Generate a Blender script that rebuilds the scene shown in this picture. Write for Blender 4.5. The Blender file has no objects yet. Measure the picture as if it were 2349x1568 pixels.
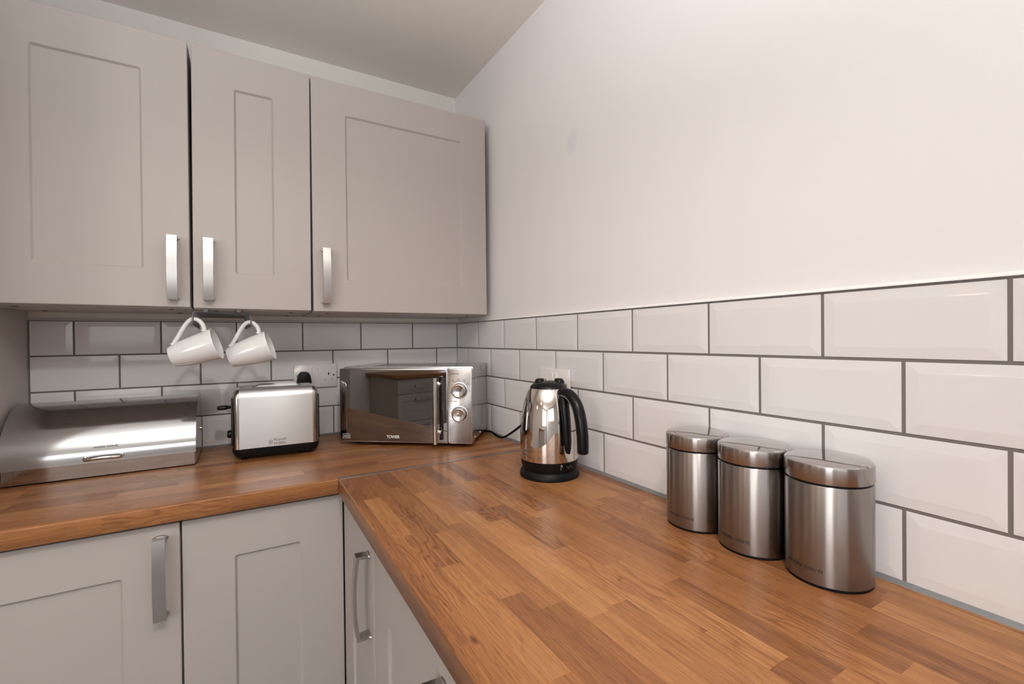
import bpy, bmesh, math, random
from mathutils import Vector, Matrix
random.seed(7)
S = bpy.context.scene
COL = S.collection
PI = math.pi
# ------------------------------------------------------------------ camera
cam_d = bpy.data.cameras.new('camera'); cam = bpy.data.objects.new('camera', cam_d); COL.objects.link(cam)
R_ = Vector((0.86205916, -0.50669051, -0.01089668)); U_ = Vector((0.01313578, 0.00084486, 0.99991337)); F_ = Vector((0.50663741, 0.86212761, -0.0073841))
cam.matrix_world = Matrix(((R_.x, U_.x, -F_.x, -0.786345), (R_.y, U_.y, -F_.y, -1.801583), (R_.z, U_.z, -F_.z, 1.268758), (0, 0, 0, 1)))
cam_d.sensor_width = 36; cam_d.sensor_fit = 'HORIZONTAL'; cam_d.lens = 1045.6995 / 2349 * 36; cam_d.clip_start = 0.02
S.camera = cam
# ------------------------------------------------------------------ world, lights, exposure
w = bpy.data.worlds.new('world'); S.world = w; w.use_nodes = True
bg = w.node_tree.nodes['Background']; bg.inputs[0].default_value = (0.93, 0.97, 1.0, 1); bg.inputs[1].default_value = 2.0
def area(name, loc, target, sx, sy, power, color):
    d = bpy.data.lights.new(name, 'AREA'); d.shape = 'RECTANGLE'; d.size = sx; d.size_y = sy; d.energy = power; d.color = color
    o = bpy.data.objects.new(name, d); COL.objects.link(o); o.location = loc
    o.rotation_euler = (Vector(target) - Vector(loc)).to_track_quat('-Z', 'Y').to_euler(); return o
def bulb(name, loc, power, color, r):
    d = bpy.data.lights.new(name, 'POINT'); d.energy = power; d.color = color; d.shadow_soft_size = r
    o = bpy.data.objects.new(name, d); COL.objects.link(o); o.location = loc; return o
def spot(name, loc, target, power, color, deg, blend, r):
    d = bpy.data.lights.new(name, 'SPOT'); d.energy = power; d.color = color; d.spot_size = math.radians(deg); d.spot_blend = blend; d.shadow_soft_size = r
    o = bpy.data.objects.new(name, d); COL.objects.link(o); o.location = loc
    o.rotation_euler = (Vector(target) - Vector(loc)).to_track_quat('-Z', 'Y').to_euler(); return o
# photographer's flash bounced off the white ceiling, daylight from two windows, warm lamps in the room
spot('bounce_flash', (-1.15, -2.02, 1.38), (-1.10, -1.90, 2.26), 163, (0.918, 0.977, 1.05), 140, 0.9, 0.06)
spot('ceiling_spotlight', (-0.72, -1.95, 2.21), (-0.74, -0.85, 0.70), 25, (1.0, 0.93, 0.86), 92, 0.8, 0.035)
area('window_daylight', (-3.56, -3.42, 1.58), (0, -3.3, 1.5), 1.25, 1.05, 30, (0.97, 0.99, 1.01))
area('window_daylight', (-1.75, -4.12, 1.68), (-1.75, 0, 1.6), 1.6, 0.84, 4.5, (0.97, 0.985, 1.0))
bulb('lamp_light', (-2.55, -0.95, 1.72), 2.6, (1.0, 0.66, 0.36), 0.09)
bulb('lamp_light', (-2.1, -1.55, 1.95), 2.6, (1.0, 0.68, 0.38), 0.09)
vs = S.view_settings; vs.view_transform = 'Standard'; vs.look = 'None'; vs.gamma = 1; vs.use_curve_mapping = False; vs.exposure = 0.0
S.display_settings.display_device = 'sRGB'

# ------------------------------------------------------------------ materials
def mat(name, color, rough=0.5, metal=0.0, **k):
    m = bpy.data.materials.new(name); m.use_nodes = True
    b = m.node_tree.nodes['Principled BSDF']
    b.inputs['Base Color'].default_value = (*color, 1); b.inputs['Roughness'].default_value = rough; b.inputs['Metallic'].default_value = metal
    for kk, v in k.items(): b.inputs[kk.replace('_', ' ')].default_value = v
    return m
def N(m, t, **k):
    n = m.node_tree.nodes.new(t)
    for kk, v in k.items(): setattr(n, kk, v)
    return n
def L(m, a, b): m.node_tree.links.new(a, b)
def P(m): return m.node_tree.nodes['Principled BSDF']
def val(m, op, a, b=None, c=None, clamp=False):
    n = N(m, 'ShaderNodeMath', operation=op, use_clamp=clamp)
    for i, x in enumerate((a, b, c)):
        if x is None: continue
        if isinstance(x, (int, float)): n.inputs[i].default_value = x
        else: L(m, x, n.inputs[i])
    return n.outputs[0]
def noise(m, vec, scale, detail=3, rough=0.5, dist=0):
    n = N(m, 'ShaderNodeTexNoise'); n.inputs['Scale'].default_value = scale; n.inputs['Detail'].default_value = detail
    n.inputs['Roughness'].default_value = rough; n.inputs['Distortion'].default_value = dist
    if vec is not None: L(m, vec, n.inputs['Vector'])
    return n.outputs['Fac']
def scaled(m, vec, s, off=None):
    n = N(m, 'ShaderNodeVectorMath', operation='MULTIPLY'); L(m, vec, n.inputs[0]); n.inputs[1].default_value = s
    return n.outputs[0]
def bump(m, h, strength, dist=0.001):
    n = N(m, 'ShaderNodeBump'); n.inputs['Strength'].default_value = strength; n.inputs['Distance'].default_value = dist
    L(m, h, n.inputs['Height']); L(m, n.outputs[0], P(m).inputs['Normal'])
def mix(m, f, a, b, bt='MIX'):
    n = N(m, 'ShaderNodeMix', data_type='RGBA', blend_type=bt)
    if isinstance(f, (int, float)): n.inputs[0].default_value = f
    else: L(m, f, n.inputs[0])
    for s, x in ((n.inputs[6], a), (n.inputs[7], b)):
        if isinstance(x, tuple): s.default_value = (*x, 1)
        else: L(m, x, s)
    return n.outputs[2]
def objvec(m): return N(m, 'ShaderNodeTexCoord').outputs['Object']

def plaster(name, color, spots=()):
    m = mat(name, color, 0.62); v = objvec(m)
    n1 = noise(m, v, 3.0, 3); n2 = noise(m, v, 180, 2)
    col = mix(m, val(m, 'MULTIPLY', n1, 0.5), color, tuple(c * 0.95 for c in color))
    for (c, r, tint, amt) in spots:      # small dirt marks of their own shape
        d = N(m, 'ShaderNodeVectorMath', operation='DISTANCE'); L(m, v, d.inputs[0]); d.inputs[1].default_value = c
        wob = val(m, 'MULTIPLY_ADD', noise(m, v, 1.2 / r, 3), 0.9 * r, d.outputs['Value'])
        k = N(m, 'ShaderNodeMapRange'); L(m, wob, k.inputs[0]); k.inputs[1].default_value = 1.1 * r; k.inputs[2].default_value = 0.75 * r; k.inputs[3].default_value = 0; k.inputs[4].default_value = amt
        col = mix(m, k.outputs[0], col, tint)
    L(m, col, P(m).inputs['Base Color']); bump(m, n2, 0.12, 0.0006); return m
WALL = plaster('wall_paint', (0.85, 0.82, 0.81), [((0.006, -0.79, 1.81), 0.052, (0.72, 0.69, 0.72), 0.5), ((0.006, -1.34, 1.93), 0.006, (0.5, 0.45, 0.45), 0.6), ((0.006, -0.37, 2.292), 0.008, (0.3, 0.22, 0.18), 0.8), ((0.006, -1.3, 2.16), 0.007, (0.4, 0.3, 0.25), 0.7), ((0.006, -0.23, 1.95), 0.003, (0.3, 0.28, 0.28), 0.8)])
WALLB = plaster('back_wall_paint', (0.80, 0.765, 0.715))
CEIL = plaster('ceiling_paint', (0.82, 0.765, 0.70), [((0, -0.385, 0.0), 0.007, (0.3, 0.22, 0.18), 0.8)])
CAB = mat('cashmere_door_paint', (0.452, 0.408, 0.378), 0.42)
CABIN = mat('carcass_board', (0.50, 0.455, 0.42), 0.5)
DARK = mat('fixing_hole_dark', (0.02, 0.018, 0.016), 0.8)  # even near-black for cabinet fixings and the slabs standing in for pin holes
TILE = mat('white_glazed_tile', (0.765, 0.745, 0.74), 0.08, 0.0, Specular_IOR_Level=0.38)
m = TILE; _v = objvec(m); bump(m, noise(m, _v, 14, 2), 0.05, 0.002)
GROUT = mat('grey_grout', (0.185, 0.165, 0.15), 0.9); m = GROUT; bump(m, noise(m, objvec(m), 700, 3), 0.5, 0.0008)
SEAL = mat('grey_sealant', (0.19, 0.195, 0.20), 0.35)
TRIMW = mat('white_trim', (0.82, 0.79, 0.77), 0.35)
FLOOR = mat('floor_vinyl', (0.27, 0.25, 0.235), 0.4)

def brushed(name, color, rough, aniso=0.0, axis=None, bumpscale=None, bs=0.05):
    m = mat(name, color, rough, 1.0)
    b = P(m)
    if aniso:
        b.inputs['Anisotropic'].default_value = aniso; b.inputs['Anisotropic Rotation'].default_value = 0.25
        if axis == 'RADIAL':
            t = N(m, 'ShaderNodeTangent', direction_type='RADIAL', axis='Z'); L(m, t.outputs[0], b.inputs['Tangent'])
        else:
            c = N(m, 'ShaderNodeVectorTransform', vector_type='VECTOR', convert_from='OBJECT', convert_to='WORLD'); c.inputs[0].default_value = axis; L(m, c.outputs[0], b.inputs['Tangent'])
    if bumpscale:
        v = scaled(m, objvec(m), bumpscale); n = noise(m, v, 1.0, 3)
        L(m, val(m, 'MULTIPLY_ADD', n, 0.10, rough - 0.05), b.inputs['Roughness'])
        col = mix(m, n, tuple(c * 0.92 for c in color), color); L(m, col, b.inputs['Base Color'])
        bump(m, n, bs, 0.0002)
    return m
CHROME = mat('chrome', (0.78, 0.77, 0.76), 0.04, 1.0)
NICKEL = brushed('brushed_nickel', (0.52, 0.50, 0.48), 0.29)
STEEL_CAN = brushed('canister_brushed_steel', (0.35, 0.325, 0.31), 0.31, 1.0, 'RADIAL', (3, 3, 900))
STEEL_RIM = brushed('canister_rim_steel', (0.40, 0.375, 0.36), 0.24, 1.0, 'RADIAL', (3, 3, 900))
STEEL_LID = mat('canister_lid_steel', (0.50, 0.475, 0.46), 0.07, 1.0)
STEEL_BIN = brushed('bread_bin_steel', (0.58, 0.575, 0.58), 0.13, 0.2, (1, 0, 0), (4, 900, 900), 0.03)
STEEL_BASE = mat('bread_bin_base_steel', (0.42, 0.365, 0.325), 0.07, 1.0)  # brown reflection of the worktop is tinted into this steel's colour
STEEL_TOAST = brushed('toaster_brushed_steel', (0.57, 0.565, 0.565), 0.33, 0.9, (1, 0, 0), (6, 500, 900), 0.03)
STEEL_CAP = mat('toaster_cap_steel', (0.50, 0.47, 0.45), 0.12, 1.0)
STEEL_KET = mat('kettle_polished_steel', (0.70, 0.66, 0.62), 0.035, 1.0)
SILVER = mat('microwave_silver_paint', (0.47, 0.47, 0.465), 0.16, 0.85)
SILVERF = mat('microwave_frame_silver', (0.62, 0.61, 0.61), 0.22, 1.0)
PANEL = brushed('microwave_panel_steel', (0.37, 0.345, 0.325), 0.24, 0.0, None, (40, 900, 5), 0.03)
MIRROR = mat('microwave_mirror_glass', (0.25, 0.24, 0.235), 0.02, 1.0)
BLACK = mat('black_plastic', (0.004, 0.004, 0.0045), 0.26, 0.0, Specular_IOR_Level=0.28)
BLACKM = mat('matt_black_plastic', (0.005, 0.005, 0.0055), 0.45, 0.0, Specular_IOR_Level=0.22)
RUBBER = mat('black_rubber', (0.005, 0.005, 0.005), 0.6, 0.0, Specular_IOR_Level=0.2)
SOCK = mat('white_socket_plastic', (0.74, 0.70, 0.68), 0.25)
SWITCH = mat('switch_plastic', (0.82, 0.79, 0.77), 0.2)
MUG = mat('white_porcelain', (0.78, 0.78, 0.77), 0.10)
WIRE = mat('grey_coated_wire', (0.20, 0.20, 0.205), 0.35, 0.6)
INKD = mat('dark_print', (0.03, 0.03, 0.035), 0.4)
INKB = mat('brown_print', (0.10, 0.07, 0.05), 0.5)
INKW = mat('white_print', (0.75, 0.74, 0.73), 0.4)
INKG = mat('grey_print', (0.13, 0.12, 0.12), 0.4)
STRIP = mat('worktop_joint_strip', (0.34, 0.29, 0.26), 0.32, 0.8)
BRASS = mat('brass_screw', (0.42, 0.33, 0.2), 0.3, 1.0)

def wood(name, gain=1.0, rough=0.33):
    m = mat(name, (0.4, 0.17, 0.06), rough, 0.0, Specular_IOR_Level=0.32)
    oi = N(m, 'ShaderNodeObjectInfo'); sep = N(m, 'ShaderNodeSeparateColor'); L(m, oi.outputs['Color'], sep.inputs[0])
    tone, seed, fig = sep.outputs[0], sep.outputs[1], sep.outputs[2]
    v = objvec(m); off = N(m, 'ShaderNodeCombineXYZ')
    L(m, val(m, 'MULTIPLY', seed, 37.0), off.inputs[0]); L(m, val(m, 'MULTIPLY', seed, 91.0), off.inputs[1]); L(m, val(m, 'MULTIPLY', seed, 13.0), off.inputs[2])
    ad = N(m, 'ShaderNodeVectorMath', operation='ADD'); L(m, v, ad.inputs[0]); L(m, off.outputs[0], ad.inputs[1]); v = ad.outputs[0]
    fibre = noise(m, scaled(m, v, (9, 420, 420)), 1.0, 4, 0.65)
    pore = noise(m, scaled(m, v, (34, 700, 700)), 1.0, 2, 0.5)
    broad = noise(m, scaled(m, v, (3.2, 42, 42)), 1.0, 3, 0.55)
    warp = noise(m, scaled(m, v, (4.5, 22, 22)), 1.0, 2.5, 0.45)
    sx = N(m, 'ShaderNodeSeparateXYZ'); L(m, v, sx.inputs[0])
    ph = val(m, 'ADD', val(m, 'MULTIPLY', sx.outputs[1], 420.0), val(m, 'MULTIPLY', warp, 70.0))
    ring = val(m, 'POWER', val(m, 'MULTIPLY_ADD', val(m, 'SINE', ph), 0.5, 0.5), 3.0)
    vo = N(m, 'ShaderNodeTexVoronoi'); vo.inputs['Scale'].default_value = 1.0; L(m, scaled(m, v, (6.5, 17, 17)), vo.inputs['Vector'])
    kn = N(m, 'ShaderNodeMapRange'); L(m, val(m, 'MULTIPLY_ADD', warp, 0.06, vo.outputs['Distance']), kn.inputs[0]); kn.inputs[1].default_value = 0.125; kn.inputs[2].default_value = 0.06
    sc = N(m, 'ShaderNodeSeparateColor'); L(m, vo.outputs['Color'], sc.inputs[0])
    knot = val(m, 'MULTIPLY', kn.outputs[0], val(m, 'GREATER_THAN', sc.outputs[0], 0.80))
    t = val(m, 'ADD', val(m, 'MULTIPLY_ADD', tone, 0.72, 0.155), val(m, 'MULTIPLY_ADD', broad, 0.50, -0.25))
    t = val(m, 'ADD', t, val(m, 'MULTIPLY_ADD', fibre, 0.62, -0.31))
    t = val(m, 'SUBTRACT', t, val(m, 'MULTIPLY', val(m, 'MULTIPLY', ring, fig), 0.20))
    t = val(m, 'SUBTRACT', t, val(m, 'MULTIPLY', val(m, 'GREATER_THAN', pore, 0.58), 0.12))
    t = val(m, 'SUBTRACT', t, val(m, 'MULTIPLY', knot, 0.75), clamp=True)
    r = N(m, 'ShaderNodeValToRGB'); L(m, t, r.inputs[0]); e = r.color_ramp.elements
    g = gain
    e[0].position = 0; e[0].color = (0.085 * g, 0.034 * g, 0.016 * g, 1); e[1].position = 1; e[1].color = (0.64 * g, 0.335 * g, 0.132 * g, 1)
    for p, c in ((0.28, (0.225, 0.088, 0.035)), (0.52, (0.37, 0.154, 0.057)), (0.76, (0.50, 0.234, 0.088))):
        x = e.new(p); x.color = (*[q * g for q in c], 1)
    L(m, r.outputs[0], P(m).inputs['Base Color'])
    L(m, val(m, 'MULTIPLY_ADD', fibre, 0.12, rough - 0.06), P(m).inputs['Roughness'])
    bump(m, val(m, 'ADD', fibre, val(m, 'MULTIPLY', pore, 0.4)), 0.06, 0.0004)
    return m
WOOD = wood('oiled_oak', 0.88)
WOODCORE = mat('worktop_core', (0.25, 0.11, 0.045), 0.5)

# ------------------------------------------------------------------ mesh helpers
def obj(name, bm, m, parent=None, smooth=None, kind=None):
    if isinstance(bm, bmesh.types.BMesh):
        bmesh.ops.recalc_face_normals(bm, faces=bm.faces)
        me = bpy.data.meshes.new(name); bm.to_mesh(me); bm.free()
    else: me = bm
    if m is not None and not me.materials: me.materials.append(m)
    if smooth is not None:
        me.shade_smooth()
        me.set_sharp_from_angle(angle=math.radians(smooth))
    o = bpy.data.objects.new(name, me); COL.objects.link(o)
    if parent is not None: o.parent = parent
    if kind: o['kind'] = kind
    return o
def tag(o, label, cat, group=None):
    o['label'] = label; o['category'] = cat
    if group: o['group'] = group
    return o
def thing(name, label, cat, loc=(0, 0, 0), rz=0, group=None):
    o = bpy.data.objects.new(name, None); COL.objects.link(o); o.location = loc; o.rotation_euler = (0, 0, rz); o.empty_display_size = 0.05
    return tag(o, label, cat, group)
def BM(): return bmesh.new()
def box(bm, x0, x1, y0, y1, z0, z1, bev=0):
    vs = [bm.verts.new((x, y, z)) for z in (z0, z1) for y in (y0, y1) for x in (x0, x1)]
    fs = [bm.faces.new([vs[i] for i in q]) for q in ((0, 2, 3, 1), (4, 5, 7, 6), (0, 1, 5, 4), (2, 6, 7, 3), (0, 4, 6, 2), (1, 3, 7, 5))]
    if bev:
        es = list({e for f in fs for e in f.edges})
        bmesh.ops.bevel(bm, geom=es, offset=bev, segments=2, profile=0.5, affect='EDGES')
    return bm
def bxo(name, m, parent, *a, bev=0, smooth=None): return obj(name, box(BM(), *a, bev=bev), m, parent, smooth if smooth else (35 if bev else None))
def loft(bm, loops, cap0=False, cap1=False, closed=True):
    rows = [[bm.verts.new(p) for p in l] for l in loops]; n = len(rows[0])
    for a, b in zip(rows, rows[1:]):
        for i in range(n if closed else n - 1):
            j = (i + 1) % n; bm.faces.new((a[i], a[j], b[j], b[i]))
    if cap0: bm.faces.new(rows[0])
    if cap1: bm.faces.new(rows[-1])
    return bm
def rrect(x0, x1, z0, z1, r, n=4):
    pts = []
    for cx, cz, a0 in ((x1 - r, z0 + r, -90), (x1 - r, z1 - r, 0), (x0 + r, z1 - r, 90), (x0 + r, z0 + r, 180)):
        for i in range(n + 1):
            a = math.radians(a0 + 90 * i / n); pts.append((cx + r * math.cos(a), cz + r * math.sin(a)))
    return pts
def lathe(bm, prof, n=48, c=(0, 0), cap0=True, cap1=True):
    loops = [[(c[0] + r * math.cos(2 * PI * i / n), c[1] + r * math.sin(2 * PI * i / n), z) for i in range(n)] for r, z in prof]
    return loft(bm, loops, cap0, cap1)
def smooth_path(pts, k=6):
    P_ = [Vector(p) for p in pts]; out = []
    for i in range(len(P_) - 1):
        a, b, c, d = P_[max(i - 1, 0)], P_[i], P_[i + 1], P_[min(i + 2, len(P_) - 1)]
        for j in range(k):
            t = j / k
            out.append(0.5 * ((2 * b) + (c - a) * t + (2 * a - 5 * b + 4 * c - d) * t * t + (3 * b - a - 3 * c + d) * t ** 3))
    out.append(P_[-1]); return out
def tube(bm, pts, r, n=8, sx=1.0, up=None):
    pts = [Vector(p) for p in pts]; loops = []; prev = None
    for i, p in enumerate(pts):
        t = (pts[min(i + 1, len(pts) - 1)] - pts[max(i - 1, 0)]).normalized()
        if prev is None:
            u = Vector(up) if up else (Vector((0, 0, 1)) if abs(t.z) < 0.9 else Vector((1, 0, 0)))
        else: u = prev
        u = (u - t * u.dot(t)).normalized(); prev = u; v = t.cross(u)
        rr = r[i] if isinstance(r, (list, tuple)) else r
        loops.append([p + rr * (math.cos(2 * PI * k / n) * u + sx * math.sin(2 * PI * k / n) * v) for k in range(n)])
    return loft(bm, loops, True, True)
def disc(bm, c, axis, r, h, n=20, r2=None):
    a = Vector(axis).normalized(); c = Vector(c); u = a.orthogonal().normalized(); v = a.cross(u); r2 = r if r2 is None else r2
    l = [[c + hh * a + rr * (math.cos(2 * PI * k / n) * u + math.sin(2 * PI * k / n) * v) for k in range(n)] for rr, hh in ((r, 0), (r, h * 0.7), (r2 * 0.92 if r2 == r else r2, h))]
    return loft(bm, l, True, True)
def text_mesh(body, size, ext=0.0001, align='LEFT', spacing=1.0, bold=0.0):
    c = bpy.data.curves.new('lettering', 'FONT'); c.body = body; c.size = size; c.extrude = ext; c.align_x = align; c.space_character = spacing; c.resolution_u = 3; c.offset = bold
    o = bpy.data.objects.new('lettering', c); COL.objects.link(o)
    me = bpy.data.meshes.new_from_object(o.evaluated_get(bpy.context.evaluated_depsgraph_get()))
    bpy.data.objects.remove(o); bpy.data.curves.remove(c); return me
def warp(me, fn):
    for v in me.vertices: v.co = fn(v.co)
    me.update(); return me

# ------------------------------------------------------------------ room shell
def struct(name, bm, m): return obj(name, bm, m, None, None, 'structure')
XL = -3.62; YR = -4.25
floor = struct('floor', box(BM(), XL - 0.1, 0.12, YR - 0.1, 0.12, -0.08, 0), FLOOR)
def ceil_z(y): return 2.3003 + 0.0235 * max(y, -1.6)
bm = BM(); vv = []
for y in (0.12, -1.6, YR - 0.1):
    vv.append([bm.verts.new((x, y, ceil_z(min(y, 0)) + dz)) for x, dz in ((XL - 0.1, 0), (0.12, 0), (0.12, 0.1), (XL - 0.1, 0.1))])
for a, b in zip(vv, vv[1:]):
    for i in range(4): bm.faces.new((a[i], a[(i + 1) % 4], b[(i + 1) % 4], b[i]))
bm.faces.new(vv[0]); bm.faces.new(vv[-1]); struct('ceiling', bm, CEIL)
wall_back = struct('wall_back', box(BM(), XL - 0.1, 0.12, 0.006, 0.12, 0, 2.38), WALLB)
wall_right = struct('wall_right', box(BM(), 0.006, 0.12, YR - 0.1, 0.006, 0, 2.38), WALL)
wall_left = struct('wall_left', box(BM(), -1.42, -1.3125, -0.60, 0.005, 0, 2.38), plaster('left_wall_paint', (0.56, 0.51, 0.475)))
FY0, FY1, FZ0, FZ1 = -4.10, -2.75, 1.02, 2.14
bm = BM()
for a in ((YR, FY0, 0, 2.38), (FY1, 0.006, 0, 2.38), (FY0, FY1, 0, FZ0), (FY0, FY1, FZ1, 2.38)): box(bm, XL - 0.1, XL, *a)
wall_far = struct('wall_far', bm, WALL)
bm = BM(); wx0, wx1, wz0, wz1 = -2.60, -0.90, 1.22, 2.15
for a in ((XL, wx0, 0, 2.38), (wx1, 0.006, 0, 2.38), (wx0, wx1, 0, wz0), (wx0, wx1, wz1, 2.38)): box(bm, a[0], a[1], YR - 0.1, YR, a[2], a[3])
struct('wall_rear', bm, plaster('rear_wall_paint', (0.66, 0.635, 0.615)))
win = struct('window_1', box(BM(), wx0, wx1, YR - 0.07, YR - 0.06, wz0, wz1), mat('window_glass', (1, 1, 1), 0.0, 0.0, Transmission_Weight=1.0))
bm = BM()
for x in (wx0, (wx0 * 2 + wx1) / 3, (wx0 + 2 * wx1) / 3, wx1 - 0.05): box(bm, x, x + 0.05, YR - 0.09, YR - 0.03, wz0, wz1)
for z in (wz0, wz1 - 0.05): box(bm, wx0 + 0.05, wx1 - 0.05, YR - 0.09, YR - 0.03, z, z + 0.05)
obj('window_frame', bm, TRIMW, win)
win2 = struct('window_2', box(BM(), XL - 0.07, XL - 0.06, FY0, FY1, FZ0, FZ1), win.data.materials[0])
bm = BM()
for y in (FY0, (FY0 + FY1) / 2 - 0.025, FY1 - 0.05): box(bm, XL - 0.09, XL - 0.03, y, y + 0.05, FZ0, FZ1)
for z in (FZ0, FZ1 - 0.05): box(bm, XL - 0.09, XL - 0.03, FY0 + 0.05, FY1 - 0.05, z, z + 0.05)
obj('window_frame', bm, TRIMW, win2)

# tiles -----------------------------------------------------------------
T = 0.204; TV = 0.10301; ZT = 1.336; G = 0.0023
_tc = {}
def tile_mesh(w, h, cl, cr, ct):
    key = (round(w, 4), round(h, 4), cl, cr, ct)
    if key in _tc: return _tc[key]
    b = 0.0150; xs = (0, 0.0006 if cl else b, w - (0.0006 if cr else b), w); zs = (0, b, h - (0.0006 if ct else b), h)
    L0 = [(0, 0), (w, 0), (w, h), (0, h)]
    L1 = [(0.0004, 0.0004), (w - 0.0004, 0.0004), (w - 0.0004, h - 0.0004), (0.0004, h - 0.0004)]
    def ins(d):
        e = lambda c: 0.0003 + 0.02 * max(d, 0) if c else d
        return [(xs[1] + e(cl), zs[1] + d), (xs[2] - e(cr), zs[1] + d), (xs[2] - e(cr), zs[2] - e(ct)), (xs[1] + e(cl), zs[2] - e(ct))]
    bm = loft(BM(), [[(x, 0.004, z) for x, z in L0], [(x, -0.0004, z) for x, z in L0], [(x, -0.0010, z) for x, z in L1], [(x, -0.00205, z) for x, z in ins(-0.0018)], [(x, -0.00222, z) for x, z in ins(-0.0004)], [(x, -0.0023, z) for x, z in ins(0.0016)]], True, True)
    bmesh.ops.recalc_face_normals(bm, faces=bm.faces)
    me = bpy.data.meshes.new('tile'); bm.to_mesh(me); bm.free(); me.materials.append(TILE); _tc[key] = me; return me
def tile_run(parent, joints, row, rz, fn, first_cut, last_cut):
    z0 = ZT - (row + 1) * TV + G; z1 = (ZT - row * TV - G) if row else 1.3333
    for i in range(len(joints) - 1):
        a, b = joints[i] + G, joints[i + 1] - G
        o = obj('tile', tile_mesh(b - a, z1 - z0, first_cut and i == 0, last_cut and i == len(joints) - 2, False), None, parent)
        o.location = fn(a, z0); o.rotation_euler = ((random.random() - .5) * 0.004, 0, rz + (random.random() - .5) * 0.003)
LEFT = 1.3125
for row in range(4):
    js = [LEFT] + [0.19592 + T * (k + (0.5 if row % 2 else 0)) for k in range(-1, 7)] + [0.0]
    js = sorted({round(-j, 5) for j in js if 0.012 < j < LEFT - 0.012} | {-LEFT, 0.0})
    tile_run(wall_back, js, row, 0, lambda s, z: (s, 0, z), True, row % 2 == 1)
    js = [0.20623 + T * (k + (0.5 if row % 2 else 0)) for k in range(-1, 12)]
    js = [0.0] + [j for j in js if j > 0.012]
    tile_run(wall_right, js, row, -PI / 2, lambda s, z: (0, -s, z), row % 2 == 1, False)
RUN_END = 0.20623 + T * 11
obj('grout', box(BM(), -1.3125, 0, 0.0, 0.006, 0.90, 1.3352), GROUT, wall_back)
obj('grout', box(BM(), 0.0, 0.006, -RUN_END, 0.0, 0.90, 1.3352), GROUT, wall_right)
def bead(pts_a, pts_b): return loft(BM(), [pts_a, pts_b], True, True)
lip = [(0.0058, 1.3428), (0.0025, 1.3398), (-0.0005, 1.3386), (-0.0030, 1.3379), (-0.0030, 1.3367), (0.0058, 1.3367)]
struct('trim_1', bead([(-1.3120, y, z) for y, z in lip], [(-0.003, y, z) for y, z in lip]), TRIMW)
struct('trim_2', bead([(x, -0.0005, z) for x, z in lip], [(x, -RUN_END, z) for x, z in lip]), TRIMW)
prof = [(0, 0), (0.0055, 0), (0.0035, 0.0022), (0.0015, 0.005), (0, 0.0065)]
struct('trim_3', bead([(-1.3125, -0.0005 - a, 0.9203 + b) for a, b in prof], [(-0.0005, -0.0005 - a, 0.9203 + b) for a, b in prof]), SEAL)
struct('trim_4', bead([(-0.0005 - a, -0.0005, 0.9203 + b) for a, b in prof], [(-0.0005 - a, -RUN_END, 0.9203 + b) for a, b in prof]), SEAL)
struct('trim_5', box(BM(), -1.3125, -1.3085, -0.0035, 0.002, 0.927, 1.336), GROUT)

# ------------------------------------------------------------------ cabinets
def door_parts(parent, x0, z0, w, h, y0, frame=0.097, th=0.019, side=None, name='door', cols=(CAB, CAB), mats=None):
    """front faces local -y; back of door at y0"""
    yf = y0 - th
    def lp(i, y, r): return [(x, y, z) for x, z in rrect(x0 + i, x0 + w - i, z0 + i, z0 + h - i, r, 4)]
    def lp2(i, y, r): return [(x, y, z) for x, z in rrect(x0 + frame + i, x0 + w - frame - i, z0 + frame + i, z0 + h - frame - i, r, 4)]
    loops = [lp2(0.012, y0, 0.002), lp(0.001, y0, 0.002), lp(0, y0 - 0.002, 0.003), lp(0, yf + 0.0022, 0.003), lp(0.0006, yf + 0.0008, 0.003), lp(0.0022, yf, 0.003),
             lp2(0, yf, 0.006), lp2(0.0012, yf + 0.0010, 0.006), lp2(0.0042, yf + 0.0052, 0.0045), lp2(0.0056, yf + 0.006, 0.004), lp2(0.012, yf + 0.006, 0.003)]
    d = obj(name, loft(BM(), loops), CAB, parent, 12)
    obj('panel', box(BM(), x0 + frame + 0.010, x0 + w - frame - 0.010, yf + 0.0059, y0 - 0.001, z0 + frame + 0.010, z0 + h - frame - 0.010), CAB, d)
    return d
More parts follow.
